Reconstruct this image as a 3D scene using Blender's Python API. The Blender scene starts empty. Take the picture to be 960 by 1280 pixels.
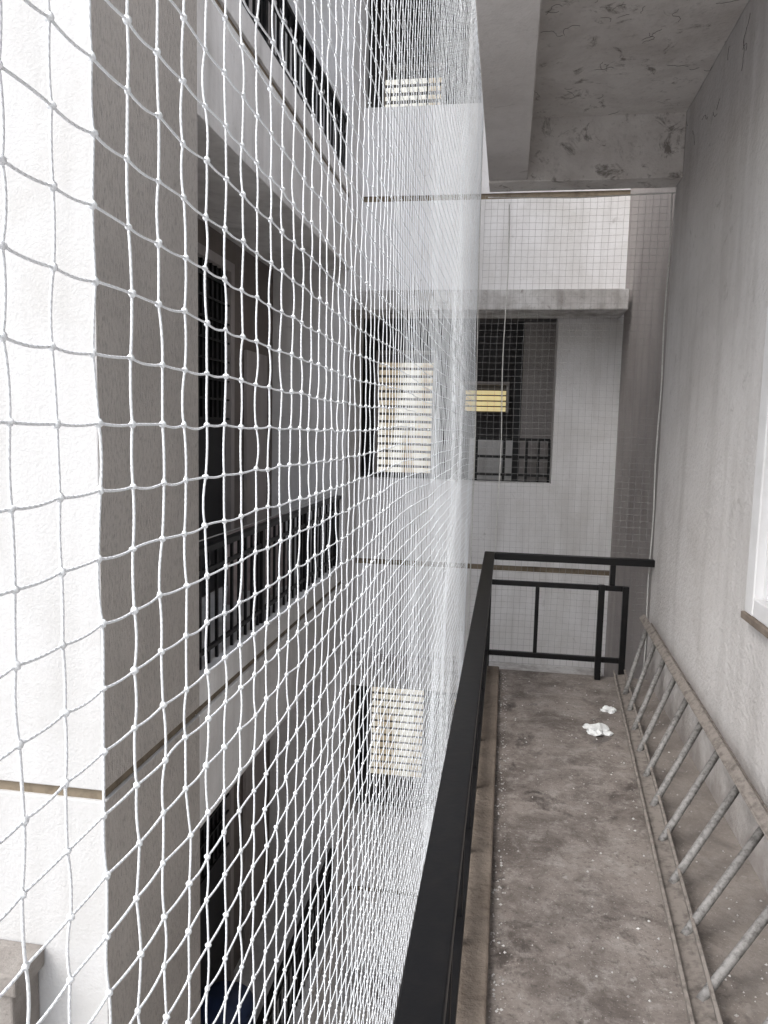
import bpy, math, random
import numpy as np
from mathutils import Vector, Matrix, noise
random.seed(4); rng=np.random.default_rng(4)
S=bpy.context.scene
S.view_settings.view_transform='Standard'; S.view_settings.look='None'; S.view_settings.exposure=0

# ------------------------------------------------------------ camera
f=950.0
d1=Vector((155,100,-f)).normalized()
a=-200; b=-(f*f+155*a)/100
zc=-Vector((a,b,-f)).normalized(); xc=d1.cross(zc)
R=Matrix((xc,d1,zc))
cam=bpy.data.cameras.new("camera"); co=bpy.data.objects.new("camera",cam); S.collection.objects.link(co)
co.matrix_world=Matrix.Translation((0,0,1.7))@R.to_4x4()
cam.sensor_fit='AUTO'; cam.sensor_width=36; cam.lens=f/1280*36; cam.clip_start=0.02; cam.clip_end=800
S.camera=co

# ------------------------------------------------------------ materials
def nt(name):
    m=bpy.data.materials.new(name); m.use_nodes=True
    t=m.node_tree; return m,t,t.nodes['Principled BSDF']
def N(t,ty,**k):
    n=t.nodes.new(ty)
    for q,v in k.items():
        if q in n.inputs: n.inputs[q].default_value=v
        else: setattr(n,q,v)
    return n
def noise_fac(t,coord,scale,detail=5,rough=.6,stretch=(1,1,1),lo=.4,hi=.65,dist=0.0):
    mp=N(t,'ShaderNodeMapping'); mp.inputs['Scale'].default_value=stretch
    t.links.new(coord,mp.inputs['Vector'])
    n=N(t,'ShaderNodeTexNoise'); n.inputs['Scale'].default_value=scale; n.inputs['Detail'].default_value=detail
    n.inputs['Roughness'].default_value=rough; n.inputs['Distortion'].default_value=dist
    t.links.new(mp.outputs[0],n.inputs['Vector'])
    r=N(t,'ShaderNodeMapRange'); r.inputs['From Min'].default_value=lo; r.inputs['From Max'].default_value=hi
    t.links.new(n.outputs['Fac'],r.inputs['Value'])
    return r.outputs[0],n.outputs['Fac']
def mixc(t,fac,c1,c2,amt=1.0):
    mx=N(t,'ShaderNodeMix'); mx.data_type='RGBA'
    if amt!=1.0:
        mm=N(t,'ShaderNodeMath'); mm.operation='MULTIPLY'; mm.inputs[1].default_value=amt
        t.links.new(fac,mm.inputs[0]); fac=mm.outputs[0]
    t.links.new(fac,mx.inputs[0])
    for s,c in ((6,c1),(7,c2)):
        if isinstance(c,tuple): mx.inputs[s].default_value=(*c,1)
        else: t.links.new(c,mx.inputs[s])
    return mx.outputs[2]
def plaster(name,base,dirt,dirt_amt=.5,streak=.4,bump=.3,bscale=60,rough=.9,blot=1.2,fine=.15,stuc=0,foot=None,pit=0,spots=0,slo=.62):
    m,t,p=nt(name)
    c=N(t,'ShaderNodeTexCoord').outputs['Object']
    f1,_=noise_fac(t,c,blot,5,.65,(1,1,1),.42,.72,.4)
    f2,_=noise_fac(t,c,5,4,.6,(1,1,.1),.48,.75)
    f3,_=noise_fac(t,c,26,4,.7,(1,1,1),.55,.75)
    _,h1=noise_fac(t,c,bscale,4,.65,(1,1,1) if not stuc else (1,1,.3))
    col=mixc(t,f1,base,dirt,dirt_amt)
    col=mixc(t,f2,col,tuple(x*.7 for x in dirt),streak)
    col=mixc(t,f3,col,tuple(x*.5 for x in dirt),fine)
    if spots:
        f4,_=noise_fac(t,c,7,6,.75,(1,1,1),slo,slo+.10,.6)
        col=mixc(t,f4,col,(.13,.11,.095),spots)
    if pit:
        r=N(t,'ShaderNodeMapRange'); r.inputs['From Min'].default_value=.48; r.inputs['From Max'].default_value=.36
        t.links.new(h1,r.inputs['Value']); col=mixc(t,r.outputs[0],col,tuple(x*.5 for x in base),pit)
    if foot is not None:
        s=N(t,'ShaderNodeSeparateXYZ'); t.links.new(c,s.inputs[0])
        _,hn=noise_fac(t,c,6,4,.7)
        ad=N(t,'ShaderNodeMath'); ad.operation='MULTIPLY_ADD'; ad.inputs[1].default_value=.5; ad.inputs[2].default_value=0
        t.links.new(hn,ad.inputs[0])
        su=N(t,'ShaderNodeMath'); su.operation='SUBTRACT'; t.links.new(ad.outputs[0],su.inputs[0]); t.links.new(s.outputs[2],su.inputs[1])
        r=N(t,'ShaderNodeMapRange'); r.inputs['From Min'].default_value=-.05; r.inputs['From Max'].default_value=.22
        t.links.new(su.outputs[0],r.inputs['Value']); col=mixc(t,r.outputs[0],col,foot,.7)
    t.links.new(col,p.inputs['Base Color']); p.inputs['Roughness'].default_value=rough
    p.inputs['Specular IOR Level'].default_value=.2
    bp=N(t,'ShaderNodeBump'); bp.inputs['Strength'].default_value=bump; bp.inputs['Distance'].default_value=.012
    t.links.new(h1,bp.inputs['Height']); t.links.new(bp.outputs[0],p.inputs['Normal'])
    return m
def simple(name,base,rough=.5,metal=0,var=.3,scale=30,dark=None,bump=.1,spec=.5):
    m,t,p=nt(name)
    c=N(t,'ShaderNodeTexCoord').outputs['Object']
    f1,h=noise_fac(t,c,scale,4,.65,(1,1,1),.45,.7)
    col=mixc(t,f1,base,dark or tuple(x*.5 for x in base),var)
    t.links.new(col,p.inputs['Base Color']); p.inputs['Roughness'].default_value=rough; p.inputs['Metallic'].default_value=metal
    p.inputs['Specular IOR Level'].default_value=spec
    bp=N(t,'ShaderNodeBump'); bp.inputs['Strength'].default_value=bump; bp.inputs['Distance'].default_value=.005
    t.links.new(h,bp.inputs['Height']); t.links.new(bp.outputs[0],p.inputs['Normal'])
    return m
M={}
M['white']=plaster('white_wall_paint',(.58,.582,.585),(.43,.42,.40),.45,.2,.35,70,fine=.10)
M['stucco']=plaster('grey_stucco',(.56,.525,.49),(.43,.40,.37),.6,.2,1.0,95,fine=.3,stuc=1,pit=.5)
M['far']=plaster('far_wall_paint',(.82,.815,.82),(.56,.54,.51),.5,.4,.2,60,fine=.14,blot=1.6,spots=.3)
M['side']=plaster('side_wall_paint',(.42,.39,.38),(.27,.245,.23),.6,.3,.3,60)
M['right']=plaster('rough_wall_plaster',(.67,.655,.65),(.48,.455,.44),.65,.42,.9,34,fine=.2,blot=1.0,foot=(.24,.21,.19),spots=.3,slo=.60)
M['ceil']=plaster('ceiling_concrete',(.74,.715,.69),(.46,.425,.40),.75,.1,.5,40,fine=.35,blot=2.0,spots=.75,slo=.57)
M['beam']=plaster('beam_concrete',(.64,.615,.60),(.42,.39,.37),.6,.15,.3,45,fine=.2,spots=.35,slo=.6)
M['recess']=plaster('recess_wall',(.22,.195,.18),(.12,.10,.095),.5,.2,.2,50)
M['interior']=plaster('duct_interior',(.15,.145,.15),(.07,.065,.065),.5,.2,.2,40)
M['fascia']=plaster('fascia_paint',(.80,.79,.78),(.46,.44,.42),.6,.45,.2,50,spots=.3)
M['groove']=simple('groove_brown',(.22,.18,.13),.9,var=.7,scale=12,dark=(.09,.07,.05))
M['ledge']=plaster('ledge_concrete',(.66,.65,.64),(.20,.17,.15),.75,.65,.3,50,fine=.35,blot=2.5,spots=.6,slo=.58)
M['wledge']=plaster('dirty_ledge',(.30,.28,.26),(.14,.12,.11),.75,.5,.5,50,fine=.4,blot=3)
M['black']=simple('black_enamel',(.005,.005,.006),.42,0,.5,25,dark=(.014,.012,.011),bump=.15,spec=.3)
M['dark']=simple('dark_void',(.012,.012,.014),.6,0,.3)
M['curb']=plaster('rusty_curb',(.25,.21,.175),(.10,.078,.062),.8,.0,.8,40,fine=.5,blot=3)
M['stile']=simple('dusty_aluminium',(.26,.232,.21),.8,.05,.85,28,dark=(.10,.086,.077),bump=.8)
M['rung']=simple('galvanised_rung',(.28,.272,.265),.65,.15,.9,60,dark=(.09,.085,.08),bump=.8)
M['frame']=simple('white_upvc',(.74,.74,.75),.4,0,.3,8,dark=(.5,.5,.48))
M['glass']=simple('window_glass',(.05,.055,.06),.08,0,.1)
M['rope']=simple('net_rope',(.62,.62,.60),.8,0,.4,80)
M['cob']=simple('cobweb',(.08,.07,.06),.9)
M['debris']=simple('plaster_lump',(.80,.82,.82),.9,0,.3,60,bump=.5)
M['cloth1']=simple('faded_cloth',(.46,.40,.40),.9,0,.5,14,dark=(.18,.14,.14))
M['cloth2']=simple('red_cloth',(.16,.02,.02),.9,0,.4,14)
M['blue']=simple('blue_plastic',(.03,.05,.12),.4,0,.3,14)
m,t,p=nt('white_nylon'); p.inputs['Base Color'].default_value=(.86,.895,.93,1); p.inputs['Roughness'].default_value=.45
c=N(t,'ShaderNodeTexCoord').outputs['Object']
w=N(t,'ShaderNodeTexWave'); w.inputs['Scale'].default_value=130; w.inputs['Distortion'].default_value=1; w.bands_direction='DIAGONAL'
t.links.new(c,w.inputs['Vector'])
bp=N(t,'ShaderNodeBump'); bp.inputs['Strength'].default_value=.5; bp.inputs['Distance'].default_value=.001
t.links.new(w.outputs['Fac'],bp.inputs['Height']); t.links.new(bp.outputs[0],p.inputs['Normal']); M['net']=m
M['netend']=simple('grey_nylon',(.36,.355,.35),.7,0,.3,50)
def glow_slatmat(name,c1,c2,e):
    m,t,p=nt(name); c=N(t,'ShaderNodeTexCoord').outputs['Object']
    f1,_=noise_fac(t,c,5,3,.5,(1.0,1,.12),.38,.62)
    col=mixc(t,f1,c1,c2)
    t.links.new(col,p.inputs['Base Color']); t.links.new(col,p.inputs['Emission Color']); p.inputs['Emission Strength'].default_value=e  # slats emit their own colour, standing in for daylight coming through them
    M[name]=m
glow_slatmat('louvre_slat_glow',(.90,.88,.80),(.42,.35,.25),.75)
glow_slatmat('louvre_slat_glow_yellow',(.90,.76,.40),(.66,.54,.28),.65)
# floor
m,t,p=nt('stained_floor'); c=N(t,'ShaderNodeTexCoord').outputs['Object']
f1,_=noise_fac(t,c,2.6,8,.75,(1,1,1),.42,.60,.3)
f2,_=noise_fac(t,c,9,7,.75,(1,1,1),.50,.64,.2)
f3,h3=noise_fac(t,c,45,5,.75,(1,1,1),.54,.66)
f4,_=noise_fac(t,c,4.2,8,.75,(1,.8,1),.55,.62,.3)
f5,_=noise_fac(t,c,110,2,.6,(1,1,1),.64,.70)
f6,_=noise_fac(t,c,23,3,.6,(1,1,1),.66,.70)
col=mixc(t,f1,(.275,.242,.22),(.135,.114,.102))
col=mixc(t,f2,col,(.37,.34,.315),.65)
col=mixc(t,f4,col,(.07,.058,.052),.85)
col=mixc(t,f3,col,(.065,.057,.05),.6)
col=mixc(t,f6,col,(.42,.40,.38),.55)
col=mixc(t,f5,col,(.52,.50,.47),.65)
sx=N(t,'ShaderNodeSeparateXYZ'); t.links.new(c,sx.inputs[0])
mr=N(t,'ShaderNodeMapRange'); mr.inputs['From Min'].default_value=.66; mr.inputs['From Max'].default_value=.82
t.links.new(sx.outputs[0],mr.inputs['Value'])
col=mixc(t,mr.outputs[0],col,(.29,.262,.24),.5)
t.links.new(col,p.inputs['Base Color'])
rr=N(t,'ShaderNodeMapRange'); rr.inputs['To Min'].default_value=.8; rr.inputs['To Max'].default_value=.42
t.links.new(f4,rr.inputs['Value']); t.links.new(rr.outputs[0],p.inputs['Roughness'])
bp=N(t,'ShaderNodeBump'); bp.inputs['Strength'].default_value=.6; bp.inputs['Distance'].default_value=.006
t.links.new(h3,bp.inputs['Height']); t.links.new(bp.outputs[0],p.inputs['Normal']); M['floor']=m
M['ground']=plaster('ground_cement',(.42,.41,.40),(.30,.29,.28),.6,0,.3,10)

# ------------------------------------------------------------ mesh helpers
def empty(name):
    o=bpy.data.objects.new(name,None); S.collection.objects.link(o); return o
def mesh_obj(name,vs,fs,mats,idx=None,parent=None,smooth=False,bevel=0):
    me=bpy.data.meshes.new(name); me.from_pydata(vs,[],fs); me.update()
    for k in mats: me.materials.append(M[k])
    if idx is not None: me.polygons.foreach_set('material_index',idx)
    if smooth: me.polygons.foreach_set('use_smooth',[True]*len(me.polygons))
    o=bpy.data.objects.new(name,me); S.collection.objects.link(o)
    if parent: o.parent=parent
    if bevel:
        md=o.modifiers.new('bevel','BEVEL'); md.width=bevel; md.segments=2; md.limit_method='ANGLE'
    return o
class B:
    def __init__(s): s.v=[];s.f=[];s.i=[];s.m=[]
    def mi(s,k):
        if k not in s.m: s.m.append(k)
        return s.m.index(k)
    def box(s,x0,x1,y0,y1,z0,z1,mat,over={}):
        n=len(s.v)
        s.v+=[(x0,y0,z0),(x1,y0,z0),(x1,y1,z0),(x0,y1,z0),(x0,y0,z1),(x1,y0,z1),(x1,y1,z1),(x0,y1,z1)]
        for key,q in (('-z',(0,3,2,1)),('+z',(4,5,6,7)),('-y',(0,1,5,4)),('+x',(1,2,6,5)),('+y',(2,3,7,6)),('-x',(3,0,4,7))):
            s.f.append(tuple(n+k for k in q)); s.i.append(s.mi(over.get(key,mat)))
        return s
    def bar(s,p,q,w,h,mat,up=(0,0,1)):
        p=Vector(p);q=Vector(q);d=(q-p).normalized();u=Vector(up)
        if abs(d.dot(u))>.98:u=Vector((0,1,0))
        r=d.cross(u).normalized();u=r.cross(d).normalized();n=len(s.v)
        for e in (p,q):
            for sx_,sz_ in ((-1,-1),(1,-1),(1,1),(-1,1)):
                s.v.append(tuple(e+r*sx_*w/2+u*sz_*h/2))
        for q_ in ((3,2,1,0),(4,5,6,7),(0,1,5,4),(1,2,6,5),(2,3,7,6),(3,0,4,7)):
            s.f.append(tuple(n+k for k in q_)); s.i.append(s.mi(mat))
        return s
    def tube(s,pts,r,mat,seg=8):
        pts=[Vector(p) for p in pts];n=len(s.v)
        for k,p in enumerate(pts):
            d=(pts[min(k+1,len(pts)-1)]-pts[max(k-1,0)]).normalized()
            u=Vector((0,0,1)) if abs(d.z)<.9 else Vector((0,1,0))
            e=d.cross(u).normalized();g=e.cross(d)
            for j in range(seg):
                an=2*math.pi*j/seg; s.v.append(tuple(p+(e*math.cos(an)+g*math.sin(an))*r))
        for k in range(len(pts)-1):
            for j in range(seg):
                a_=n+k*seg+j;b_=n+k*seg+(j+1)%seg
                s.f.append((a_,b_,b_+seg,a_+seg)); s.i.append(s.mi(mat))
        s.f.append(tuple(n+j for j in range(seg))[::-1]); s.i.append(s.mi(mat))
        s.f.append(tuple(n+(len(pts)-1)*seg+j for j in range(seg))); s.i.append(s.mi(mat))
        return s
    def make(s,name,parent=None,bevel=0,smooth=False):
        return mesh_obj(name,s.v,s.f,s.m,s.i,parent,smooth,bevel)

# ------------------------------------------------------------ ground
B().box(-150,150,-150,150,-9.2,-9.0,'ground').make('ground')
TOP=7.9
# ------------------------------------------------------------ left wing
WX=-1.65
wing=empty('apartment_wing')
F=3.95
g0=.10
blk=B()
zs=[g0+k*F for k in (-2,-1,0,1)]
edges=[-9.0]+[v for z in zs for v in (z-.025,z+.025)]+[TOP]
for k in range(0,len(edges),2):
    blk.box(-5,WX,2.89,3.92,edges[k],edges[k+1],'white',{'+x':'stucco'})
blk.make('corner_pillar',wing,.006)
core=B().box(-4.98,WX-.02,2.91,3.90,-9,TOP-.1,'groove'); core.make('pillar_groove',wing)
B().box(-3.4,-1.95,2.68,2.888,-.72,-.62,'wledge').box(-3.38,-1.98,2.70,2.887,-1.6,-.72,'wledge').make('window_ledge',wing,.01)
sl=B()
for k in (-2,-1,0,1,2):
    o=k*3.9
    z0,z1=(-.60+o,.28+o)
    if k==2: z1=z0+.3; sl.box(-2.45,WX,3.92,7.75,z0,z1,'fascia'); continue
    sl.box(-2.45,WX,3.92,7.75,z0,g0-.025+o,'fascia'); sl.box(-2.45,WX-.02,3.92,7.75,g0-.025+o,g0+.025+o,'groove'); sl.box(-2.45,WX,3.92,7.75,g0+.025+o,z1,'fascia')
sl.make('floor_slabs',wing,.004)
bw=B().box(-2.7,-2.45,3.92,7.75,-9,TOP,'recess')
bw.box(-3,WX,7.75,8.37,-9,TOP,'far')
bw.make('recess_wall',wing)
for k in (-1,0,1):
    o=k*3.9
    w=B()
    w.box(-2.47,-2.43,5.1,6.35,.30+o,3.0+o,'dark')
    for yy in np.arange(5.1,6.36,.1): w.box(-2.43,-2.41,yy,yy+.015,1.75+o,3.0+o,'black')
    for zz in np.arange(1.75,3.01,.16): w.box(-2.41,-2.395,5.1,6.36,zz+o,zz+.015+o,'black')
    w.box(-2.44,-2.38,5.02,5.1,.28+o,3.08+o,'side'); w.box(-2.44,-2.38,6.36,6.44,.28+o,3.08+o,'side')
    w.box(-2.44,-2.38,5.1,6.36,3.0+o,3.08+o,'side')
    w.box(-2.44,-2.41,6.85,7.45,.3+o,2.4+o,'side')
    w.make('grille_door',wing)
def rail(name,x,y0,y1,z0,z1,step,parent=None):
    r=B(); r.box(x-.03,x+.03,y0,y1,z1-.035,z1,'black'); r.box(x-.012,x+.012,y0,y1,z1-.16,z1-.135,'black'); r.box(x-.012,x+.012,y0,y1,z0+.08,z0+.105,'black')
    for yy in np.arange(y0+.02,y1,step): r.box(x-.009,x+.009,yy,yy+.018,z0,z1-.035,'black')
    for yy in np.arange(y0+.05,y1,1.2): r.box(x-.02,x+.02,yy,yy+.04,z0,z1-.034,'black')
    return r.make(name,parent)
for k in (-1,0,1): rail('wing_railing',-1.72,3.93,7.74,.28+k*3.9,1.0+k*3.9-(.15 if k==1 else 0),.13,wing)

def cloth(name,x,y0,y1,z0,z1,mat):
    nx,nz=24,12; v=[];fc=[]
    for i in range(nx+1):
        for j in range(nz+1):
            u=i/nx;w_=j/nz
            v.append((x+.035*math.sin(u*19+w_*1.5)*(w_+.2)+.02*math.sin(u*7), y0+(y1-y0)*u+.01*math.sin(w_*5), z1-(z1-z0)*w_*(1+.06*math.sin(u*9))))
    for i in range(nx):
        for j in range(nz):
            q=i*(nz+1)+j; fc.append((q,q+1,q+nz+2,q+nz+1))
    return mesh_obj(name,v,fc,[mat],None,None,True)
cloth('laundry',-1.82,4.75,5.35,.52,.99,'cloth1')
cloth('laundry',-1.83,5.5,6.1,.40,.98,'cloth1')
cloth('laundry',-2.1,5.0,5.2,-1.15,-.9,'cloth2')
B().tube([(-1.83,3.95,1.0),(-1.83,5.5,.985),(-1.83,7.7,1.0)],.004,'rope',6).tube([(-2.1,3.95,-.88),(-2.1,7.7,-.88)],.004,'rope',6).make('clothesline')
def lathe(name,cx,cy,z0,prof,mat,seg=28):
    v=[];fc=[]
    for r_,z_ in prof:
        for j in range(seg):
            an=2*math.pi*j/seg; v.append((cx+r_*math.cos(an),cy+r_*math.sin(an),z0+z_))
    for i in range(len(prof)-1):
        for j in range(seg):
            a_=i*seg+j;b_=i*seg+(j+1)%seg; fc.append((a_,b_,b_+seg,a_+seg))
    fc.append(tuple(range(seg))[::-1])
    return mesh_obj(name,v,fc,[mat],None,None,True)
lathe('plastic_drum',-2.05,5.3,-3.62,[(.2,0),(.24,.03),(.26,.3),(.27,.32),(.26,.34),(.26,.6),(.23,.72),(.24,.74),(.24,.78),(.0,.79)],'blue')

# ------------------------------------------------------------ far building
farb=empty('apartment_block')
FY=8.37
fw=B()
prev=-9.0
for k in (-2,-1,0,1):
    o=k*F
    zb,zt,gz=1.15+o,2.95+o,.21+o
    fw.box(-3,1.14,FY,FY+.25,prev,gz-.03,'far')
    fw.box(-3,1.14,FY+.015,FY+.25,gz-.03,gz+.03,'groove')
    fw.box(-3,1.14,FY,FY+.25,gz+.03,zb,'far')
    fw.box(-3,-1.66,FY,FY+.25,zb,zt,'far'); fw.box(.48,1.14,FY,FY+.25,zb,zt,'far')
    prev=zt
fw.box(-3,1.14,FY,FY+.25,prev,TOP,'far')
fw.make('facade',farb)
for k in (-2,-1,0,1):
    o=k*F
    B().box(-1.84,1.10,7.78,FY,2.90+o,3.10+o,'ledge').make('sunshade_ledge',farb,.012)
    rm=B()
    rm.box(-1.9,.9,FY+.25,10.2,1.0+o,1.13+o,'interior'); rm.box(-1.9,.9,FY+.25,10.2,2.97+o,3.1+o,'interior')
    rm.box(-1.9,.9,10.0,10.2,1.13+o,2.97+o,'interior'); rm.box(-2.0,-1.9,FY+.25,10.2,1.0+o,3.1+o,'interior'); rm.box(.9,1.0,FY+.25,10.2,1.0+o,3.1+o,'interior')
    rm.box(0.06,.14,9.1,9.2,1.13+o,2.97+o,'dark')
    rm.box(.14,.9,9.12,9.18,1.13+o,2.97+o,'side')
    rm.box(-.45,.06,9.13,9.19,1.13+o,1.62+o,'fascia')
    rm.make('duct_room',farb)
    L=B()
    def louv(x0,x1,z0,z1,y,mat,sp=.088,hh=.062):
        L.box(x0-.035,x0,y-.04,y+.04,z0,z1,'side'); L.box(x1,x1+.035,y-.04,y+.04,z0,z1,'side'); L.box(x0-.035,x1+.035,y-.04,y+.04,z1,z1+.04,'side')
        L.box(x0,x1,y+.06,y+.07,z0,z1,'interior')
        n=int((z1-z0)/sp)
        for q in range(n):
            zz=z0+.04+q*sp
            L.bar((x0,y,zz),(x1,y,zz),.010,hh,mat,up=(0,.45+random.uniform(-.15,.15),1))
    top=2.62 if k!=1 else 1.98
    louv(-1.60,-.93,1.16+o,top+o,9.4,'louvre_slat_glow',.092,.060)
    if k<=0: louv(-.53,-.04,1.93+o,2.26+o,9.4,'louvre_slat_glow_yellow',.066,.050)
    L.make('louvre_window',farb)
    r=B()
    for zz in (1.62,1.42,1.22): r.box(-.36,.47,8.72,8.75,zz+o-.015,zz+o+.015,'black')
    for xx in (-.36,-.05,.2,.33,.45): r.box(xx,xx+.03,8.71,8.74,1.14+o,1.62+o,'black')
    for xx in ([-1.6+.1*i for i in range(21)] if k==1 else []): r.box(xx,xx+.015,8.5,8.515,1.15+o,2.95+o,'black')
    r.make('duct_railing',farb)

# ------------------------------------------------------------ right building & balcony
rb=empty('balcony_building')
RW=1.03
w=B()
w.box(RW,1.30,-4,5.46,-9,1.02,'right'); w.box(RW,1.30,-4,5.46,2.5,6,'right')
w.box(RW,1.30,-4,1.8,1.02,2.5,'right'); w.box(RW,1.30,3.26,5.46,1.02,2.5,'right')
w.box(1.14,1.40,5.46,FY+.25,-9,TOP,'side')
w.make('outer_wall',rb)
w=B()
w.box(-.19,RW,-4,5.25,3.72,3.86,'ceil'); w.box(-.19,.06,-4,5.25,3.34,3.72,'beam'); w.box(-.19,RW,5.25,5.46,3.33,3.86,'ceil')
w.make('ceiling_slab',rb,.006)
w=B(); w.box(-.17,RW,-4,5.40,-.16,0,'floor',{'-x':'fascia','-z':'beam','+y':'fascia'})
w.box(-.19,RW,-4,5.38,-.62,-.16,'beam')
w.make('balcony_floor',rb)
B().box(-.165,.005,-4,5.32,0,.045,'curb').make('floor_curb',rb,.008)
wn=empty('upvc_window')
fr=B()
fr.box(.995,1.10,3.19,3.29,.985,2.53,'frame'); fr.box(.995,1.10,1.77,1.87,.985,2.53,'frame')
fr.box(.998,1.10,1.87,3.19,.985,1.06,'frame'); fr.box(.998,1.10,1.87,3.19,2.45,2.53,'frame')
fr.box(1.02,1.09,2.50,2.56,1.06,2.45,'frame')
fr.box(1.03,1.085,3.14,3.19,1.06,2.45,'frame')
fr.make('frame',wn,.006)
B().box(1.06,1.07,1.87,3.19,1.06,2.45,'glass').make('glass',wn)
B().box(.985,1.03,1.76,3.30,.955,.985,'curb').make('sill',wn,.004)

# railing
rl=empty('metal_railing')
r=B()
r.box(-.130,-.058,-3.5,5.42,.815,.85,'black')
r.box(-.11,-.08,-3.5,5.38,.64,.665,'black')
r.box(-.115,-.075,-3.5,5.38,.12,.15,'black')
for yy in np.arange(-3.2,5.0,.55): r.box(-.106,-.084,yy,yy+.022,.045,.815,'black')
r.box(-.125,-.07,5.335,5.385,.0,.814,'black')
r.make('side_rail',rl,.004)
r=B()
r.box(-.058,RW,5.37,5.43,.80,.848,'black')
r.box(-.07,.84,5.34,5.37,.625,.66,'black')
r.box(-.07,.84,5.34,5.37,.115,.15,'black')
r.box(.235,.262,5.343,5.367,.15,.625,'black')
r.box(.66,.70,5.30,5.34,.0,.67,'black')
r.box(.82,.86,5.30,5.34,.0,.665,'black')
r.box(.74,.775,5.375,5.41,.655,.80,'black')
r.make('end_rail',rl,.004)

# ladder
ld=empty('ladder')
def lo(y): return Vector((.83+(y-5.3)*.066,y,.045))
def hi(y): return Vector((.965+(y-5.3)*.002,y,.43+(y-5.3)*.045))
st=B()
def channel(p,q,inward,wd=.085):
    d=(q-p).normalized(); i=inward.normalized(); nrm=d.cross(i).normalized()
    st.bar(p,q,wd,.012,'stile',up=i)
    st.bar(p+nrm*(wd/2-.006)+i*.02,q+nrm*(wd/2-.006)+i*.02,.012,.04,'stile',up=i)
    st.bar(p-nrm*(wd/2-.006)+i*.02,q-nrm*(wd/2-.006)+i*.02,.012,.04,'stile',up=i)
y0,y1=-.2,5.3
channel(lo(y0),lo(y1),Vector((-.2,0,1)))
channel(hi(y0),hi(y1),Vector((.75,0,.65)),.09)
st.make('stiles',ld,.002)
rg=B()
for yy in np.arange(.1,5.0,.3):
    p=lo(yy); q=hi(yy+.27)
    rg.tube([p,(p+q)/2,q],.015,'rung',10)
rg.make('rungs',ld,0,True)

# debris
def lump(name,x,y,s,seed,flat=.5):
    import bmesh
    bm=bmesh.new(); bmesh.ops.create_icosphere(bm,subdivisions=3,radius=1)
    for v in bm.verts:
        n=noise.noise(v.co*1.7+Vector((seed,0,0)))*.7+noise.noise(v.co*4+Vector((0,seed,0)))*.25
        v.co*= (1+n); v.co.z=max(v.co.z*flat,-.25); v.co=Vector((v.co.x*s,v.co.y*s*.8,(v.co.z+.25)*s))+Vector((x,y,0))
    me=bpy.data.meshes.new(name); bm.to_mesh(me); bm.free(); me.materials.append(M['debris'])
    o=bpy.data.objects.new(name,me); S.collection.objects.link(o); return o
lump('plaster_debris',.575,4.33,.065,1,.5); lump('plaster_debris',.68,4.70,.038,5,.5); lump('plaster_debris',.53,4.40,.03,9,.5)
gv=[];gf=[]
for _ in range(700):
    x=random.choice([random.uniform(.02,.95),random.uniform(.55,1.0),random.uniform(.01,.06),random.uniform(.01,.06)]);y=random.uniform(1.2,5.3);s=random.uniform(.0015,.006)
    n=len(gv)
    for dx,dy,dz in ((1,0,0),(0,1,0),(-1,0,0),(0,-1,0),(0,0,1)):
        gv.append((x+dx*s*random.uniform(.6,1.4),y+dy*s*random.uniform(.6,1.4),.001+dz*s))
    for i in range(4): gf.append((n+i,n+(i+1)%4,n+4))
mesh_obj('floor_grit',gv,gf,['ledge'])

# cobwebs
cb=B()
for _ in range(40):
    if random.random()<.3:
        p=Vector((RW-.006,random.uniform(2.6,5.2),random.uniform(3.3,3.7))); ax=(0,1,1)
    else:
        p=Vector((random.uniform(.1,1.0),random.uniform(3.2,5.2),3.714)); ax=(1,1,0)
    an=random.uniform(0,6.28); pts=[p.copy()]; 
    for k in range(random.randint(4,11)):
        an+=random.uniform(-.9,.9)
        dd=Vector((0,math.cos(an),math.sin(an))) if ax[0]==0 else Vector((math.cos(an),math.sin(an),0))
        p=p+dd*.014; 
        p.z=min(p.z,3.714); p.x=min(p.x,RW-.006); pts.append(p.copy())
    cb.tube(pts,.0010,'cob',4)
cb.make('cobwebs')

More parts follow.
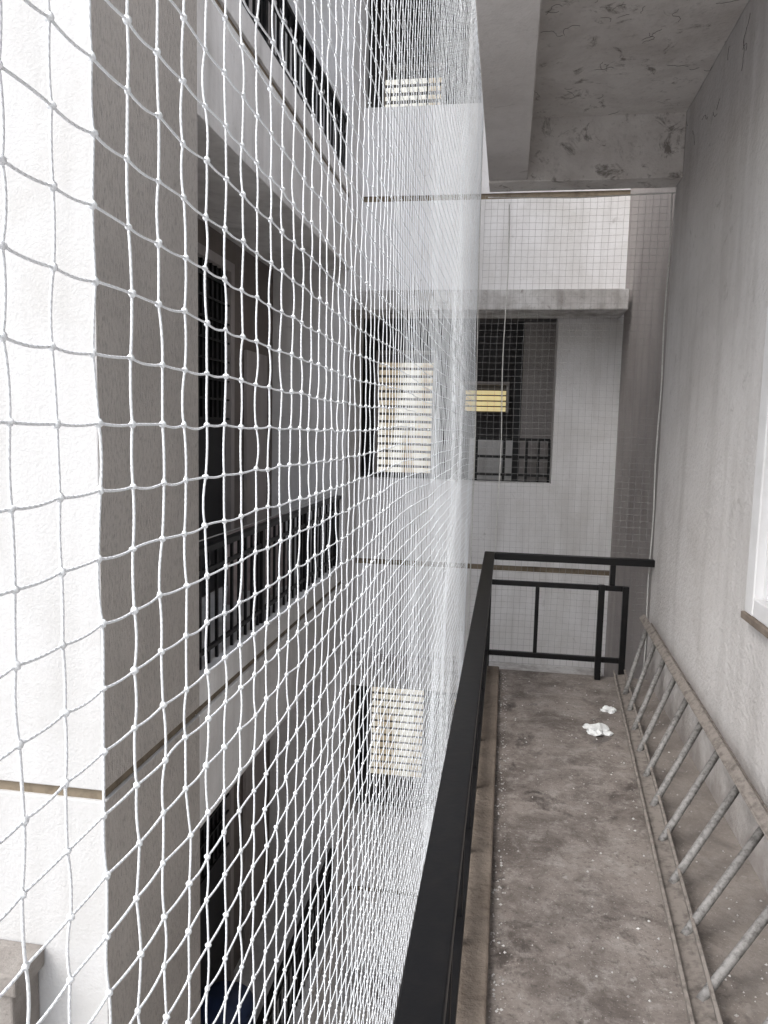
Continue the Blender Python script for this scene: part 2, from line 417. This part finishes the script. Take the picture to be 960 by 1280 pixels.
# ------------------------------------------------------------ nets
def net(name,plane,U,V,cell,rad,knot,mat,ampn,ampl,near):
    nu=int((U[1]-U[0])/cell)+1; nv=int((V[1]-V[0])/cell)+1
    uu=U[0]+cell*np.arange(nu); vv=V[0]+cell*np.arange(nv)
    P=np.zeros((nu,nv,3))
    g,h=np.meshgrid(uu,vv,indexing='ij')
    def fld(s,sd):
        out=np.zeros_like(g)
        for i in range(nu):
            for j in range(nv):
                out[i,j]=noise.noise(Vector((g[i,j]*s,h[i,j]*s*.8,sd)))
        return out
    n1=fld(.8,3.1);n2=fld(2.2,7.7);n3=fld(.9,11.2);n4=fld(1.1,17.4);n5=fld(5.0,23.)
    jit=rng.normal(0,1,(nu,nv,3))*cell*.017
    if plane=='x':
        amp=ampn*np.clip(g/2.5,.10,1.0); am2=ampl*np.clip(g/2.0,.30,1.0)
    else: amp=ampn; am2=ampl
    du=am2*(n3+n2*.25); dv=am2*(n4*1.2+n5*.15); dn=amp*(n1+n2*.45)
    if plane=='x':
        P[...,0]=-.25+dn+jit[...,0]; P[...,1]=g+du+jit[...,1]; P[...,2]=h+dv+jit[...,2]
    else:
        P[...,0]=g+du+jit[...,0]; P[...,1]=5.485+dn*.5+jit[...,1]*.5; P[...,2]=h+dv+jit[...,2]
    verts=[];quads=[];base=0
    def strands(A,Bp,sag,nseg,ns,rd):
        nonlocal base
        n=len(A)
        if n==0:return
        tt=np.linspace(0,1,nseg+1)
        c=A[:,None,:]*(1-tt)[None,:,None]+Bp[:,None,:]*tt[None,:,None]
        c=c+sag[:,None,:]*(4*tt*(1-tt))[None,:,None]
        d=(Bp-A); d/=np.linalg.norm(d,axis=1,keepdims=True)
        ref=np.tile(np.array([[.3,.2,.1]]),(n,1)); ref[:, 0]+= (np.abs(d[:,0])<.5)
        ref[:,1]+=(np.abs(d[:,0])>=.5)
        e=np.cross(d,ref); e/=np.linalg.norm(e,axis=1,keepdims=True); k=np.cross(d,e)
        an=2*np.pi*np.arange(ns)/ns
        ring=e[:,None,:]*np.cos(an)[None,:,None]+k[:,None,:]*np.sin(an)[None,:,None]
        v=c[:,:,None,:]+ring[:,None,:,:]*rd
        verts.append(v.reshape(-1,3))
        idx=np.arange(n)[:,None,None]*(nseg+1)*ns+np.arange(nseg)[None,:,None]*ns+np.arange(ns)[None,None,:]
        nxt=np.arange(n)[:,None,None]*(nseg+1)*ns+np.arange(nseg)[None,:,None]*ns+((np.arange(ns)+1)%ns)[None,None,:]
        q=np.stack([idx,nxt,nxt+ns,idx+ns],-1).reshape(-1,4)+base
        quads.append(q); base+=v.reshape(-1,3).shape[0]
    hA=P[:-1].reshape(-1,3);hB=P[1:].reshape(-1,3)
    vA=P[:,:-1].reshape(-1,3);vB=P[:,1:].reshape(-1,3)
    for A,Bq in ((hA,hB),(vA,vB)):
        sag=rng.normal(0,1,A.shape)*cell*.018
        if A is hA: sag[:,2]-=cell*.03
        nr=(A[:,1]<near) 
        strands(A[nr],Bq[nr],sag[nr],5,6,rad)
        strands(A[~nr],Bq[~nr],sag[~nr],1,3,rad)
    K=P.reshape(-1,3)
    nr=K[:,1]<near
    def blobs(C,lat,lon,rd):
        nonlocal base
        n=len(C)
        if n==0:return
        sp=[]
        for i in range(lat):
            th=math.pi*(i+.0)/(lat-1)*.96+.02*math.pi
            for j in range(lon):
                a_=2*math.pi*j/lon; sp.append((math.sin(th)*math.cos(a_),math.sin(th)*math.sin(a_),math.cos(th)))
        sp=np.array(sp)
        sc=rng.uniform(.8,1.25,(n,1,3))*rd
        v=C[:,None,:]+sp[None]*sc*(1+rng.uniform(-.12,.12,(n,len(sp),1)))
        q=[]
        for i in range(lat-1):
            for j in range(lon): q.append((i*lon+j,(i+1)*lon+j,(i+1)*lon+(j+1)%lon,i*lon+(j+1)%lon))
        q=np.array(q)[None]+np.arange(n)[:,None,None]*len(sp)+base
        verts.append(v.reshape(-1,3)); quads.append(q.reshape(-1,4)); base+=n*len(sp)
    blobs(K[nr],7,8,knot); blobs(K[~nr],3,4,knot)
    V_=np.concatenate(verts).astype(np.float32);Q=np.concatenate(quads).astype(np.int32)
    me=bpy.data.meshes.new(name)
    me.vertices.add(len(V_)); me.vertices.foreach_set('co',V_.ravel())
    me.loops.add(Q.size); me.loops.foreach_set('vertex_index',Q.ravel())
    me.polygons.add(len(Q)); me.polygons.foreach_set('loop_start',np.arange(0,Q.size,4,dtype=np.int32))
    me.update(calc_edges=True); me.polygons.foreach_set('use_smooth',np.ones(len(Q),dtype=bool))
    me.materials.append(M[mat])
    o=bpy.data.objects.new(name,me); S.collection.objects.link(o)
    return o
net('bird_net','x',(.10,5.47),(-3.4,6.3),.0425,.00096,.0025,'net',.022,.019,1.6)
net('bird_net','y',(-.23,1.03),(.02,3.33),.045,.0009,.0015,'netend',.03,.02,0)
rp=B()
rp.tube([(-.05+.006*math.sin(z*5),5.47,z) for z in np.arange(.85,3.35,.1)],.0035,'rope',6)
rp.tube([(1.015+.004*math.sin(z*7),5.475,z) for z in np.arange(.0,3.35,.1)],.005,'rope',6)
rp.tube([(-.24+.012*math.sin(z*1.3),5.48,z) for z in np.arange(-3.4,6.3,.1)],.004,'rope',6)
rp.tube([(-.2,5.47,3.3),(.4,5.475,3.285),(1.03,5.47,3.3)],.004,'rope',6)
rp.make('net_border_rope')

# ------------------------------------------------------------ light
W=bpy.data.worlds.new("World"); S.world=W; W.use_nodes=True
t=W.node_tree; bg=t.nodes['Background']
sky=t.nodes.new('ShaderNodeTexSky'); sky.sky_type='NISHITA'; sky.sun_disc=False
sky.sun_elevation=math.radians(50); sky.sun_rotation=math.radians(222); sky.dust_density=3; sky.air_density=1.2
hs=t.nodes.new('ShaderNodeHueSaturation'); hs.inputs['Saturation'].default_value=.42; hs.inputs['Value'].default_value=2.35
t.links.new(sky.outputs[0],hs.inputs['Color']); t.links.new(hs.outputs[0],bg.inputs['Color']); bg.inputs['Strength'].default_value=.15
sl_=bpy.data.lights.new('sun','SUN'); sl_.energy=1.35; sl_.angle=math.radians(35); sl_.color=(1,.98,.95)
so=bpy.data.objects.new('sun',sl_); S.collection.objects.link(so)
el=math.radians(50);az=math.radians(222)
dirn=Vector((math.sin(az)*math.cos(el),math.cos(az)*math.cos(el),math.sin(el)))
so.rotation_euler=dirn.to_track_quat('Z','Y').to_euler(); so.location=(-5,-10,20)
